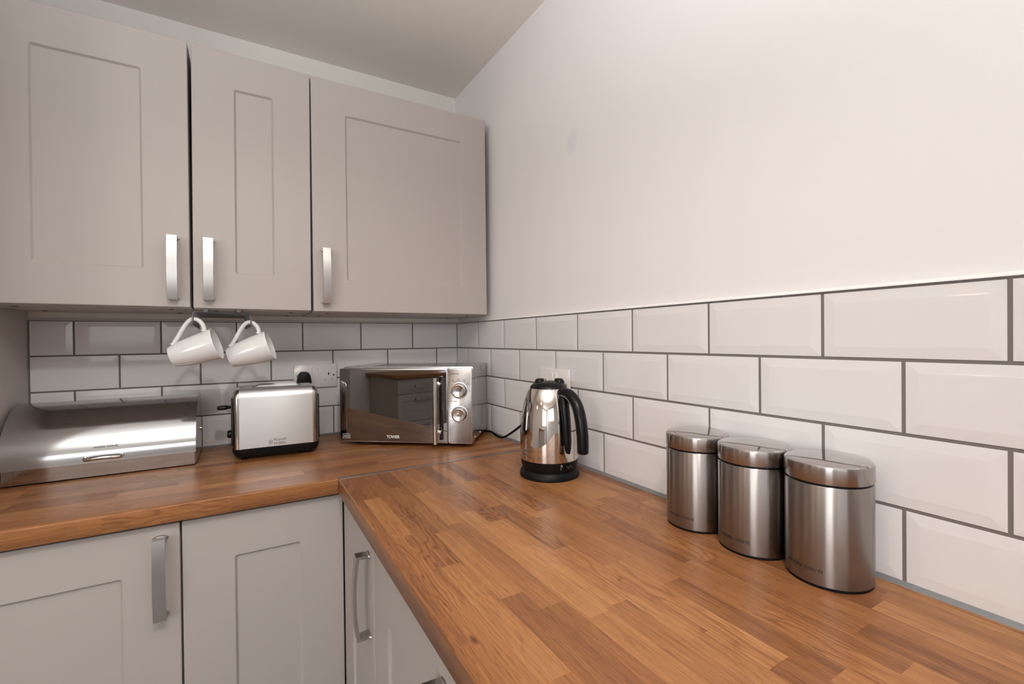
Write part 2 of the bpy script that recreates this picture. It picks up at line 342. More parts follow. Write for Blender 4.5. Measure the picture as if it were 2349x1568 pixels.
def strap_bm(length, out=0.027, bow=0.007, w=0.022, th=0.0060):
    """bow handle along local z, standing off -y, centred on x"""
    h = length / 2; outer = []; inner = []
    n = 14
    for i in range(n + 1):
        t = -1 + 2 * i / n; z = t * h; y = -(out + bow * (1 - t * t)); outer.append((y, z))
    zi = h - th
    for i in range(n + 1):
        t = -1 + 2 * i / n; inner.append((-(out + bow * (1 - t * t)) + th, t * zi))
    poly = [(0, -h + 0.001)] + outer + [(0, h - 0.001), (0, h - 0.0085)] + inner[::-1] + [(0, -h + 0.0085)]
    bm = BM()
    L_ = []
    for x, s in ((-w / 2, 0.0), (-w / 2 + 0.0012, 0.0), (w / 2 - 0.0012, 0), (w / 2, 0)): L_.append([(x, y, z) for y, z in poly])
    loft(bm, L_); 
    for row in (0, -1):
        a = [v for v in bm.verts]
    n_ = len(poly); bm.verts.ensure_lookup_table()
    for base in (0, 3 * n_):
        vs_ = [bm.verts[base + i] for i in range(n_)]
        m_ = (n + 1)
        o_ = vs_[1:1 + m_]; i_ = vs_[3 + m_:3 + 2 * m_][::-1]
        for k in range(m_ - 1): bm.faces.new((o_[k], o_[k + 1], i_[k + 1], i_[k]))
        bm.faces.new((vs_[0], o_[0], i_[0], vs_[-1])); bm.faces.new((vs_[1 + m_], vs_[2 + m_], i_[-1], o_[-1]))
    # flared foot plates
    for s in (1, -1):
        zc = s * (h - 0.004)
        ring = [(0.0145 * math.cos(a) * (1 if abs(math.cos(a)) < 0.98 else 1), zc + s * (0.0045 * math.sin(a) * s + 0.0018 * (1 - (math.cos(a)) ** 2))) for a in [2 * PI * k / 20 for k in range(20)]]
        loft(bm, [[(x, 0, z) for x, z in ring], [(x, -0.003, z) for x, z in ring], [(x * 0.9, -0.0045, zc + (z - zc) * 0.8) for x, z in ring]], True, True)
    return bm
_hm = {}
def handle(parent, x, y, zc, length, rot=None):
    if length not in _hm:
        bm = strap_bm(length); bmesh.ops.recalc_face_normals(bm, faces=bm.faces); me = bpy.data.meshes.new('handle'); bm.to_mesh(me); bm.free()
        me.materials.append(NICKEL); me.shade_smooth(); me.set_sharp_from_angle(angle=math.radians(40)); _hm[length] = me
    o = obj('handle', _hm[length], None, parent); o.location = (x, y, zc)
    if rot: o.rotation_euler = rot
    o['label'] = 'brushed metal bow handle'; return o
def open_box(bm, x0, x1, y0, y1, z0, z1, t=0.016):
    for a in ((x0, x0 + t, y0, y1, z0, z1), (x1 - t, x1, y0, y1, z0, z1), (x0 + t, x1 - t, y0, y1, z0, z0 + t), (x0 + t, x1 - t, y0, y1, z1 - t, z1), (x0 + t, x1 - t, y1 - 0.008, y1, z0 + t, z1 - t)): box(bm, *a)
    return bm

# wall units: door front plane y=-0.322
def wall_unit(x0, x1, label, hx, rt, UZ0):
    UZ1 = UZ0 + 0.7047
    t = thing('wall_cabinet', label, 'cabinet', (x0, 0, UZ0), 0, 'wall cabinets above the tiled splashback')
    t.rotation_euler = (0, rt, 0)
    w_ = x1 - x0
    obj('carcass', open_box(BM(), 0.0015, w_ - 0.0015, -0.3005, 0.004, -0.0020, UZ1 - UZ0 - 0.0005), CABIN, t)
    d = door_parts(t, 0.0016, 0, w_ - 0.0032, UZ1 - UZ0, -0.303, frame=0.0965)
    handle(d, hx - x0, -0.322, 1.4633 - UZ0, 0.165)
    for fx in (0.05, w_ - 0.05):
        for fy in (-0.25, -0.06): obj('fixing', disc(BM(), (fx, fy, -0.0019), (0, 0, -1), 0.006, 0.0012, 10), DARK, t)
    return t
wall_unit(-1.3105, -0.9068, 'greige shaker wall cabinet at the far left, handle on its right edge', -0.9440, 0.002, 1.3623)
wall_unit(-0.9036, -0.6100, 'narrow greige shaker wall cabinet in the middle, above the hanging mugs', -0.8662, 0.005, 1.3598)
wall_unit(-0.6068, -0.0195, 'wide greige shaker wall cabinet beside the right wall, above the microwave', -0.5700, 0.0, 1.3572)

# base units: back run door front y=-0.571, right run front x=-0.571
BT = 0.8745; BZ = 0.152
def base_unit(loc, rz, w_, depth, label, hx=None, d0=0.0, dw=None, drawers=False, BT=0.8745, hz=0.766):
    t = thing('base_cabinet', label, 'cabinet', loc, rz, 'base cabinets under the worktops')
    dw = w_ - d0 if dw is None else dw
    obj('carcass', open_box(BM(), 0.001, w_ - 0.001, -depth + 0.021, 0, 0.145, 0.880), CABIN, t)
    obj('plinth', box(BM(), 0.001, w_ - 0.001, -depth + 0.06, -depth + 0.075, 0.0, 0.144), CAB, t)
    if not drawers:
        d = door_parts(t, d0 + 0.0012, BZ, dw - 0.0024, BT - BZ, -depth + 0.019, frame=0.098)
        if hx is not None: handle(d, hx, -depth, hz, 0.172)
    else:
        for z0, z1, fr in ((0.727, BT, None), (0.447, 0.723, 0.07), (BZ, 0.443, 0.07)):
            if fr is None: d = obj('drawer', box(BM(), 0.0015, dw - 0.0015, -depth, -depth + 0.019, z0, z1, bev=0.002), CAB, t, 35)
            else: d = door_parts(t, 0.0015, z0, dw - 0.003, z1 - z0, -depth + 0.019, frame=fr, name='drawer')
            handle(d, dw / 2, -depth, z1 - 0.055 if fr else (z0 + z1) / 2, 0.1651, (0, PI / 2, 0))
    return t
base_unit((-1.3115, 0, 0), 0, 0.3993, 0.571, 'greige base cabinet under the bread bin, handle on its right edge', hx=0.3640)
base_unit((-0.9110, 0, 0), 0, 0.3370, 0.571, 'greige corner base cabinet with no handle, under the toaster', dw=0.3392)
base_unit((0, -0.5725, 0), -PI / 2, 0.3110, 0.571, 'greige base cabinet of the right run next to the inner corner', hx=0.2730, BT=0.857, hz=0.747)
base_unit((0, -0.8845, 0), -PI / 2, 0.4990, 0.571, 'greige base cabinet of the right run, second from the inner corner', hx=0.372, BT=0.857, hz=0.747)
base_unit((0, -1.3845, 0), -PI / 2, 0.5990, 0.571, 'greige base cabinet of the right run nearest the camera', hx=0.55, BT=0.857, hz=0.747)

# ------------------------------------------------------------------ worktops with staves
WZ = 0.9203; WB = 0.8825; PITCH = 0.0357; FR = 0.5872
def stave_cuts(lo, hi, fixed, mn=0.15, mx=0.36):
    """cut positions between lo and hi keeping fixed ones"""
    pts = [lo - random.uniform(0, 0.25)] + sorted(fixed) + [hi + random.uniform(0, 0.25)]; out = [lo]
    for a, b in zip(pts, pts[1:]):
        if a > lo: out.append(a)
        n = max(1, round((b - a) / random.uniform(mn + 0.06, mx - 0.06)))
        for k in range(1, n):
            p = a + (b - a) * (k + random.uniform(-0.18, 0.18)) / n
            if lo + 0.02 < p < hi - 0.02: out.append(p)
    return sorted(out) + [hi]
_sm = {}
def stave_mesh(l, w_, dz):
    key = (round(l, 3), round(w_, 4))
    if key not in _sm:
        bm = box(BM(), 0, l, 0, w_, -0.006, 0); me = bpy.data.meshes.new('stave'); bmesh.ops.recalc_face_normals(bm, faces=bm.faces); bm.to_mesh(me); bm.free(); me.materials.append(WOOD); _sm[key] = me
    return _sm[key]
def front_mesh(l, w_):
    r = 0.004; h = WZ - WB
    pr = [(w_, 0)] + [(r - r * math.sin(a), -r + r * math.cos(a)) for a in [i * PI / 10 for i in range(6)]] + [(0, -h + 0.002), (0.002, -h), (w_, -h)]
    bm = loft(BM(), [[(0, y, z) for y, z in pr], [(l, y, z) for y, z in pr]], True, True); bmesh.ops.recalc_face_normals(bm, faces=bm.faces)
    me = bpy.data.meshes.new('front_stave'); bm.to_mesh(me); bm.free(); me.materials.append(WOOD); me.shade_smooth(); me.set_sharp_from_angle(angle=math.radians(50)); return me
TONES = [0.30, 0.42, 0.50, 0.55, 0.60, 0.66, 0.74]
def tone(fixed=None):
    t = fixed if fixed is not None else random.choice(TONES) + random.uniform(-0.05, 0.05)
    return (t, random.random(), random.choice((0.0, 0.05, 0.12, 0.2, 0.4, 0.9)), 1)
# right run: local x runs along -y from the joint, local y runs from front (x=-FR) to wall
J0 = 0.5965; REND = 2.45
wr = thing('worktop', 'oak block worktop along the right wall under the kettle and canisters', 'worktop', (-FR, -J0, WZ), -PI / 2, 'oak block worktops')
# local: (lx, ly) -> world x = -FR + ly ; y = -J0 - lx
obj('core', box(BM(), 0.0, REND - J0, 0.0305, FR - 0.001, WB - WZ, -0.0058), WOODCORE, wr)
RIGHT_CUTS = {1: [1.260], 2: [0.823, 1.147], 3: [1.268], 4: [0.7995, 1.0035, 1.315], 5: [0.961, 1.362], 6: [1.033], 7: [1.190, 1.454], 8: [1.528], 9: [1.034, 1.356, 1.568], 10: [1.229], 11: [1.601], 12: [1.074, 1.546], 14: [1.533]}
RIGHT_TONE = {(1, 1.0): 0.72, (1, 1.4): 0.58, (2, 0.7): 0.40, (2, 1.0): 0.44, (2, 1.2): 0.70, (3, 1.30): 0.30, (4, 1.1): 0.46, (4, 0.9): 0.62, (4, 1.36): 0.36, (5, 1.0): 0.72, (6, 1.0): 0.42, (7, 1.15): 0.36, (7, 1.25): 0.64, (8, 1.3): 0.68, (9, 1.1): 0.55, (9, 1.4): 0.34, (10, 1.3): 0.44, (12, 1.15): 0.62, (14, 1.58): 0.68}
for k in range(0, 17):
    a = 0.0202 if k == 0 else 0.0202 + PITCH * (k - 1); b = 0.0202 + PITCH * k
    b = min(b, FR - 0.0008)
    if k == 0:
        for p, q in zip(*(lambda c: (c, c[1:]))(stave_cuts(0, REND - J0, [0.36, 0.73]))):
            o = obj('front_stave', front_mesh(q - p, 0.0202), None, wr); o.location = (p, 0, 0); o.color = tone(random.choice((0.30, 0.36, 0.42, 0.5)))
        continue
    cuts = stave_cuts(0, REND - J0, [c - J0 for c in RIGHT_CUTS.get(k, [])])
    for p, q in zip(cuts, cuts[1:]):
        o = obj('stave', stave_mesh(q - p, b - a, 0), None, wr); o.location = (p, a, random.uniform(-0.00002, 0))
        f = [tv for (kk, yy), tv in RIGHT_TONE.items() if kk == k and p < yy - J0 < q]
        o.color = tone(f[0] if f else None)
wb = thing('worktop', 'oak block worktop along the back wall under the toaster and microwave', 'worktop', (-1.3115, -FR - 0.003, WZ), 0, 'oak block worktops')
BL_ = 1.3110; FB = FR + 0.003
obj('core', box(BM(), 0.0, BL_, 0.0305, FB - 0.001, WB - WZ, -0.0058), WOODCORE, wb)
for k in range(0, 17):
    a = 0.0202 if k == 0 else 0.0202 + PITCH * (k - 1); b = min(0.0202 + PITCH * k, FB - 0.0008)
    if k == 0:
        cuts = stave_cuts(0, 0.7246, [0.272])
        for p, q in zip(cuts, cuts[1:]):
            o = obj('front_stave', front_mesh(q - p, 0.0202), None, wb); o.location = (p, 0, 0); o.color = tone(random.choice((0.46, 0.54, 0.6)))
        o = obj('stave', stave_mesh(BL_ - 0.7246, 0.0202, 0), None, wb); o.location = (0.7246, 0.0, 0); o.color = tone(0.45)
        continue
    if b - a < 0.002: continue
    cuts = stave_cuts(0, BL_, [])
    for p, q in zip(cuts, cuts[1:]):
        o = obj('stave', stave_mesh(q - p, b - a, 0), None, wb); o.location = (p, a, random.uniform(-0.00002, 0)); o.color = tone()
tag(bxo('joint_strip', STRIP, None, -FR + 0.0012, -0.006, -0.5963, -0.5835, WZ - 0.0004, WZ + 0.0010, bev=0.0006), 'thin metal strip joining the two oak worktops', 'trim')

# ------------------------------------------------------------------ bread bin
t = thing('bread_bin', 'wide stainless steel roll-top bread bin at the left end of the worktop', 'bread bin', (-1.1035, 0, WZ))
hw = 0.196
def bin_prof(off=0.0):
    pts = []
    cy, cz, r = -0.090, 0.0315, 0.157 + off
    for i in range(25):
        a = math.radians(-3 + 108 * i / 24); pts.append((cy - r * math.cos(a) * 1.005, cz + r * math.sin(a)))
    pts = [(-0.2455 - off, 0.0415)] + [p for p in pts if p[1] > 0.048]
    pts.append((-0.030, 0.178 + off)); return pts
po, pi_ = bin_prof(0), bin_prof(-0.0016)
lid = obj('lid', loft(BM(), [[(-hw, y, z) for y, z in po + pi_[::-1]], [(hw, y, z) for y, z in po + pi_[::-1]]], True, True), STEEL_BIN, t, 30)
pe = [(-0.2325, 0.006)] + [(y, z) for y, z in bin_prof(-0.008)] + [(-0.008, 0.006)]
for s in (-1, 1):
    x = s * (hw - 0.0022)
    e_ = obj('end_panel', loft(BM(), [[(x - 0.001, y, z) for y, z in pe], [(x + 0.001, y, z) for y, z in pe]], True, True), STEEL_BASE, t)
    obj('rivet', disc(BM(), (x + s * 0.001, -0.045, 0.075), (s, 0, 0), 0.006, 0.003, 14), CHROME, e_)
bm = BM(); box(bm, -hw + 0.0036, hw - 0.0036, -0.2335, -0.2325, 0.004, 0.052); box(bm, -hw + 0.0075, hw - 0.0075, -0.2325, -0.008, 0.004, 0.008); box(bm, -hw + 0.0075, hw - 0.0075, -0.010, -0.008, 0.008, 0.15)
base = obj('base', bm, STEEL_BASE, t)
for s in (-1, 1): obj('corner_strip', box(BM(), s * (hw - 0.0145) - 0.0105, s * (hw - 0.0145) + 0.0105, -0.2345, -0.2335, 0.004, 0.050, bev=0.0004), STEEL_BASE, base)
obj('rubber_foot', box(BM(), -hw + 0.02, hw - 0.02, -0.225, -0.02, 0.0002, 0.0038), RUBBER, t)
# chrome pull: bowed bar in front of the lid
hp = smooth_path([(-0.036, -0.2445, 0.056), (-0.0355, -0.257, 0.054), (-0.028, -0.263, 0.0535), (0, -0.266, 0.0555), (0.028, -0.263, 0.0535), (0.0355, -0.257, 0.054), (0.036, -0.2445, 0.056)], 5)
obj('pull', tube(BM(), hp, 0.0052, 10, 0.75), CHROME, lid, 50)['label'] = 'chrome bow pull'
me = text_mesh('morphy richards', 0.0088, bold=0.00008)
def onlid(co):
    zz = 0.0775 + co.y * 0.9; yy = -0.090 - math.sqrt(max(0.157 ** 2 - (zz - 0.0315) ** 2, 0)) * 1.005
    return Vector((-0.0215 + co.x * 0.82, yy - 0.0004 - co.z, zz))
obj('lettering', warp(me, onlid), INKD, lid)

# ------------------------------------------------------------------ toaster
t = thing('toaster', 'brushed steel two-slice toaster with black base, left of the microwave', 'toaster', (-0.7005, -0.1850, WZ), math.radians(-2.2))
# local: front -y ; half length .112, half depth .078
def tl(x0, x1, y, zb, zt, r, n=5): pass
hd, zt, zb = 0.078, 0.2085, 0.034
def sect(sc, zt_, zb_, r=0.026):
    p = []
    for y, z, a0 in ((hd * sc - r, zt_ - r, 0), (-hd * sc + r, zt_ - r, 90)):
        for i in range(8): a = math.radians(a0 + 90 * i / 7); p.append((y + r * math.cos(a), z + r * math.sin(a)))
    return [(hd * sc, zb_)] + p + [(-hd * sc, zb_)]
bl = 0.0985
body = obj('body', loft(BM(), [[(x, y, z) for y, z in sect(s_, zt - dz, zb)] for x, s_, dz in ((-bl, 0.97, 0.002), (-bl, 1, 0), (bl, 1, 0), (bl, 0.97, 0.002))], True, True), STEEL_TOAST, t, 30)
for s in (-1, 1):
    cap = [(s * (bl + 0.0003), 0.985, 0.0012), (s * (bl + 0.006), 0.985, 0.0012), (s * (bl + 0.012), 0.93, 0.0045), (s * (bl + 0.0165), 0.84, 0.012), (s * (bl + 0.0185), 0.66, 0.024), (s * (bl + 0.019), 0.5, 0.032)]
    obj('end_cap', loft(BM(), [[(x, y, z) for y, z in sect(a, zt - dz, zb, 0.025)] for x, a, dz in cap], True, True), STEEL_CAP, t, 50)['label'] = 'dark polished end cap'
    p_ = obj('side_plate', box(BM(), min(s * 0.1170, s * 0.1205), max(s * 0.1170, s * 0.1205), -0.042, 0.042, 0.040, 0.180, bev=0.002), BLACK, t, 35)
bb = [[(x, y, z) for x, y in rrect(-a, a, -b, b, 0.03, 6)] for a, b, z in ((0.100, 0.064, 0.0070), (0.112, 0.075, 0.0105), (0.1175, 0.0785, 0.022), (0.1185, 0.0795, 0.0335), (0.1175, 0.0785, 0.0345))]
obj('base', loft(BM(), bb, True, True), BLACKM, t, 45)
for x, y in ((-0.088, -0.055), (0.088, -0.055), (-0.088, 0.055), (0.088, 0.055)): obj('foot', lathe(BM(), [(0.007, 0.0004), (0.0075, 0.003), (0.008, 0.0080)], 14, (x, y)), RUBBER, t, 40)
for y in (-0.026, 0.026):
    sl = obj('slot', box(BM(), -0.066, 0.070, y - 0.0135, y + 0.0135, zt - 0.0002, zt + 0.0003), BLACK, t)
    a_ = [(-0.056, y + 0.0035, zt + 0.0004), (0.061, y + 0.0035, zt + 0.0004), (0.054, y + 0.0072, zt + 0.0054), (-0.049, y + 0.0072, zt + 0.0054)]
    obj('slot_guide', loft(BM(), [a_, [(p, q + 0.0011, r + 0.0003) for p, q, r in a_]], True, True), STEEL_TOAST, sl)
lv = [[(x, y, 0.151 + z) for y, z in rrect(-w_, w_, -h_, h_, min(w_, h_) * 0.95, 4)] for x, w_, h_ in ((-0.158, 0.012, 0.003), (-0.156, 0.018, 0.0052), (-0.146, 0.020, 0.0062), (-0.134, 0.018, 0.0062), (-0.1315, 0.008, 0.005), (-0.1205, 0.006, 0.004))]
obj('lever', loft(BM(), lv, True, True), BLACK, t, 50)
kb = [(0.0, 0.0115), (0.006, 0.0120), (0.0105, 0.0115), (0.0125, 0.009)]
kl = [[(-0.1205 - d_, r_ * math.cos(2 * PI * k / 20), 0.069 + r_ * math.sin(2 * PI * k / 20)) for k in range(20)] for d_, r_ in kb]
obj('dial', loft(BM(), kl, True, True), BLACK, t, 50)
me = text_mesh('Russell\nHobbs', 0.0128, bold=0.0001); obj('lettering', warp(me, lambda c: Vector((0.0008 - 0.0105 + c.x * 0.92, -hd - 0.0004 - c.z, 0.0505 + c.y * 0.86))), INKG, body)
bm = BM()
for r0, r1 in ((0.0068, 0.0062), (0.0052, 0.0046), (0.0036, 0.0030), (0.0016, 0.0)):
    n_ = 24; c0 = (-0.0180, 0.0475)
    a_ = [bm.verts.new((c0[0] + r0 * 0.85 * math.cos(2 * PI * k / n_), -hd - 0.0004, c0[1] + r0 * math.sin(2 * PI * k / n_))) for k in range(n_)]
    b_ = [bm.verts.new((c0[0] + max(r1, 0.0001) * 0.85 * math.cos(2 * PI * k / n_), -hd - 0.0004, c0[1] + max(r1, 0.0001) * math.sin(2 * PI * k / n_))) for k in range(n_)]
    for k in range(n_): bm.faces.new((a_[k], a_[(k + 1) % n_], b_[(k + 1) % n_], b_[k]))
obj('emblem', bm, INKG, body)

# ------------------------------------------------------------------ microwave (local x along front, -y front)
t = thing('microwave', 'silver microwave with mirrored door standing diagonally in the corner', 'microwave', (-0.5145, -0.2022, WZ), math.atan2(-0.619, 0.786))
MW, MD, MZ0, MZ1 = 0.4505, 0.2520, 0.0125, 0.2545
def mwl(y, i, r=0.006): return [(x, y, z) for x, z in rrect(0.004 + i, MW - 0.0005 - i, MZ0 + 0.003 + i, MZ1 + 0.0055 - i, r, 4)]
body = obj('body', loft(BM(), [mwl(0.022, 0.006), mwl(0.022, 0.0), mwl(MD - 0.003, 0.0), mwl(MD, 0.003)], True, True), SILVER, t, 40)
# embossed side panels
for s, x in ((1, MW - 0.0005), (-1, 0.004)):
    a = [[(x + s * d_, y, z) for y, z in [(0.055 + i, 0.05 + i), (0.215 - i, 0.05 + i), (0.228 - i, 0.09), (0.228 - i, 0.185), (0.215 - i, 0.215 - i), (0.205 - i, 0.240 - i), (0.055 + i, 0.240 - i)]] for i, d_ in ((0, 0), (0.002, 0.0016), (0.006, 0.0018))]
    sp = obj('side_panel', loft(BM(), a, True, True), SILVER, t, 30)
    bm = BM()
    for y, z in ((0.045, 0.026), (0.125, 0.026)): disc(bm, (x, y, z), (s, 0, 0), 0.004, 0.002, 10)
    obj('screw', bm, CHROME, t)
bm = BM()
for i in range(7):
    for j in range(5):
        x0 = 0.095 + j * 0.045; y0 = 0.06 + i * 0.018
        loft(bm, [[(x0, y0, MZ1 + 0.0053), (x0 + 0.034, y0, MZ1 + 0.0053), (x0 + 0.034, y0 + 0.007, MZ1 + 0.0053), (x0, y0 + 0.007, MZ1 + 0.0053)], [(x0, y0, MZ1 + 0.0058), (x0 + 0.034, y0, MZ1 + 0.0058), (x0 + 0.034, y0 + 0.007, MZ1 + 0.0058), (x0, y0 + 0.007, MZ1 + 0.0058)]], True, True)
obj('vent', bm, mat('vent_grey', (0.16, 0.16, 0.16), 0.4), body)
for x in (0.04, MW - 0.04):
    for y in (0.05, MD - 0.04): obj('foot', lathe(BM(), [(0.010, 0.0003), (0.011, 0.004), (0.012, 0.0155)], 14, (x, y)), RUBBER, t, 40)
def rr_slab(x0, x1, z0, z1, y0, y1, r, bev=0.001): return loft(BM(), [[(x, y1, z) for x, z in rrect(x0, x1, z0, z1, r)], [(x, y0 + bev, z) for x, z in rrect(x0, x1, z0, z1, r)], [(x, y0, z) for x, z in rrect(x0 + bev, x1 - bev, z0 + bev, z1 - bev, r)]], True, True)
door = obj('door', rr_slab(0.0, 0.3695, MZ0, MZ1, 0.0, 0.0215, 0.004, 0.0014), SILVERF, t, 40)
obj('glass', rr_slab(0.0025, 0.3670, MZ0 + 0.0030, MZ1 - 0.0040, -0.0008, 0.0, 0.003, 0.0004), MIRROR, door)['label'] = 'dark mirrored door glass'
hb = obj('handle', tube(BM(), [(0.3385, -0.036, 0.0172), (0.3385, -0.036, 0.0177), (0.3385, -0.036, 0.2258), (0.3385, -0.036, 0.2263)], [0.0060, 0.0069, 0.0069, 0.0060], 20), CHROME, door, 50)
bm = BM()
for z in (0.048, 0.2035):
    disc(bm, (0.3385, -0.0009, z), (0, -1, 0), 0.0082, 0.004, 18, 0.006); disc(bm, (0.3385, -0.004, z), (0, -1, 0), 0.0045, 0.028, 14)
obj('handle_post', bm, CHROME, door, 40)
panel = obj('control_panel', rr_slab(0.3705, MW, MZ0, MZ1, 0.0, 0.0215, 0.005, 0.0014), SILVERF, t, 40)
obj('panel_face', rr_slab(0.3738, MW - 0.0030, MZ0 + 0.0032, MZ1 - 0.0040, -0.0006, 0.0, 0.004, 0.0003), PANEL, panel, 40)
for kz in (0.1845, 0.1080):
    kx = 0.4095
    obj('dial_ring', loft(BM(), [[(kx + r_ * math.cos(2 * PI * k / 40), y, kz + r_ * math.sin(2 * PI * k / 40)) for k in range(40)] for r_, y in ((0.0272, -0.0006), (0.0272, -0.0016), (0.0262, -0.0020), (0.0240, -0.0018))], True, True), SILVERF, panel, 40)
    kk = [(0.0225, -0.0018), (0.0228, -0.009), (0.0222, -0.013), (0.0212, -0.0155), (0.0196, -0.0172), (0.0180, -0.0172), (0.0166, -0.0158), (0.0160, -0.0155)]
    kn = obj('dial', loft(BM(), [[(kx + r_ * math.cos(2 * PI * k / 40), y, kz + r_ * math.sin(2 * PI * k / 40)) for k in range(40)] for r_, y in kk], True, True), CHROME, panel, 50)
    obj('dial_skirt', loft(BM(), [[(kx + r_ * math.cos(2 * PI * k / 40), y, kz + r_ * math.sin(2 * PI * k / 40)) for k in range(40)] for r_, y in ((0.0236, -0.0018), (0.0236, -0.0040), (0.0230, -0.0045))], True, True), BLACK, panel, 40)
def ptext(body_, x, z, size, m_, par, align='LEFT', bold=0.0): 
    me_ = text_mesh(body_, size, 0.00008, align, 1.0, bold); return obj('lettering', warp(me_, lambda c: Vector((x + c.x, -0.0008 - c.z, z + c.y))), m_, par)
ptext('POWER', 0.3875, 0.2355, 0.0060, INKB, panel, 'LEFT', 0.0001); ptext('TIMER', 0.3872, 0.1470, 0.0060, INKB, panel, 'LEFT', 0.0001)
for s_, x, z in (('Low', 0.3805, 0.1740), ('Defrost', 0.3895, 0.2115), ('M.Low', 0.4070, 0.2150), ('Med', 0.4255, 0.2130), ('M.High', 0.4385, 0.2020), ('High', 0.4425, 0.1800)): ptext(s_, x, z, 0.0038, INKB, panel, 'CENTER')
bm = BM()
def bar(x0, x1, z0, z1): 
    vs_ = [bm.verts.new(p) for p in ((x0, -0.0009, z0), (x1, -0.0009, z0), (x1, -0.0009, z1), (x0, -0.0009, z1))]; bm.faces.new(vs_)
def ringm(cx, cz, r0, r1, a0=0, a1=360, n=24):
    for k in range(n):
        p, q = math.radians(a0 + (a1 - a0) * k / n), math.radians(a0 + (a1 - a0) * (k + 1) / n)
        vs_ = [bm.verts.new((cx + r * math.cos(a), -0.0009, cz + r * math.sin(a))) for r, a in ((r0, p), (r1, p), (r1, q), (r0, q))]; bm.faces.new(vs_)
ringm(0.4095, 0.1845, 0.0284, 0.0289, -5, 200); ringm(0.4095, 0.1080, 0.0284, 0.0289, -270, 90)
ringm(0.3828, 0.2374, 0.0024, 0.0028); ringm(0.3828, 0.2374, 0.0008, 0.0013); ringm(0.3828, 0.1490, 0.0026, 0.0030)
bar(0.3826, 0.3829, 0.149, 0.1508)
for x, z in ((0.3805, 0.1785), (0.3895, 0.2165), (0.4070, 0.2200), (0.4255, 0.2180), (0.4385, 0.2070), (0.4425, 0.1850)): ringm(x, z, 0.0010, 0.0018, 0, 360, 8)
for k in range(14):
    a = math.radians(80 - k * 24.5); cx, cz = 0.4095 + 0.0322 * math.cos(a), 0.1080 + 0.0322 * math.sin(a); bar(cx - 0.0007, cx + 0.0007, cz - 0.0012, cz + 0.0012)
obj('dial_markings', bm, INKB, panel, None, 'stuff')
me = text_mesh('TOWER', 0.0135, 0.0001, 'CENTER', 0.88, 0.00035); obj('lettering', warp(me, lambda c: Vector((0.1850 + c.x * 0.98, -0.0011 - c.z, 0.0268 + c.y))), INKW, door)
bm = BM()
x0, x1, z0, z1 = 0.0105, 0.0360, 0.0237, 0.0400
for a in ((x0, x1, z0, z0 + .0007), (x0, x1, z1 - .0007, z1), (x0, x0 + .0007, z0, z1), (x1 - .0007, x1, z0, z1), (0.0278, 0.0285, z0, z1), (0.0285, x1, 0.0342, 0.0349), (0.0285, x1, 0.0290, 0.0297), (0.0312, 0.0318, 0.0297, 0.0342), (0.0312, 0.0318, 0.0245, 0.0280)): bar(*a)
for i in range(3):
    for k in range(8):
        xa = 0.0135 + k * 0.0016; za = 0.0278 + i * 0.0032 + 0.0011 * math.sin(k * 0.9); zb2 = 0.0278 + i * 0.0032 + 0.0011 * math.sin((k + 1) * 0.9)
        vs_ = [bm.verts.new(p) for p in ((xa, -0.0012, za), (xa + .0016, -0.0012, zb2), (xa + .0016, -0.0012, zb2 + .0009), (xa, -0.0012, za + .0009))]; bm.faces.new(vs_)
for v in bm.verts: v.co.y = -0.0012
obj('emblem', bm, INKW, door)

# ------------------------------------------------------------------ kettle (handle towards local +x)
t = thing('kettle', 'polished steel cordless kettle with black handle on the right worktop', 'kettle', (-0.1140, -0.8400, WZ), math.radians(-87))
body = obj('body', lathe(BM(), [(0.0725, 0.0440), (0.0738, 0.0455), (0.0740, 0.060), (0.0738, 0.085), (0.0728, 0.110), (0.0712, 0.132), (0.0692, 0.152), (0.0665, 0.170), (0.0632, 0.185), (0.0590, 0.199), (0.0545, 0.210), (0.0505, 0.2175), (0.0480, 0.2215), (0.0470, 0.2228)], 72), STEEL_KET, t, 40)
obj('lower_band', lathe(BM(), [(0.060, 0.0195), (0.0680, 0.0205), (0.0700, 0.027), (0.0722, 0.037), (0.0734, 0.0450), (0.070, 0.0455)], 64), BLACKM, t, 50)
obj('power_base', lathe(BM(), [(0.0700, 0.0003), (0.0755, 0.0008), (0.0762, 0.004), (0.0752, 0.0095), (0.0722, 0.0160), (0.0690, 0.0195), (0.0620, 0.0205)], 64), BLACKM, t, 40)
lid = obj('lid', lathe(BM(), [(0.0478, 0.2220), (0.0472, 0.2245), (0.0440, 0.2290), (0.0370, 0.2345), (0.0250, 0.2385), (0.010, 0.2400), (0.002, 0.2402)], 48), BLACK, t, 50)
# two raised finger grips on the lid
for a, sz in ((math.radians(60), 0.027), (math.radians(224), 0.022)):
    c_ = Vector((sz * math.cos(a), sz * math.sin(a), 0))
    d_ = Vector((math.cos(a), math.sin(a), 0)); p_ = Vector((-d_.y, d_.x, 0))
    lp_ = []
    for k, (hgt, wd, dp, sh) in enumerate(((0.2275, 0.017, 0.0150, 0.001), (0.2380, 0.0155, 0.0130, 0.0005), (0.2435, 0.013, 0.0105, 0.0), (0.2452, 0.010, 0.0075, -0.001))):
        lp_.append([tuple(c_ + d_ * (sh + dp * math.cos(q)) + p_ * (wd * math.sin(q)) + Vector((0, 0, hgt))) for q in [2 * PI * j / 16 for j in range(16)]])
    obj('grip', loft(BM(), lp_, True, True), BLACK, lid, 60)
hpth = smooth_path([(0.048, 0, 0.2085), (0.066, 0, 0.2135), (0.088, 0, 0.2075), (0.108, 0, 0.188), (0.1205, 0, 0.158), (0.1265, 0, 0.122), (0.1280, 0, 0.094), (0.1275, 0, 0.077)], 6)
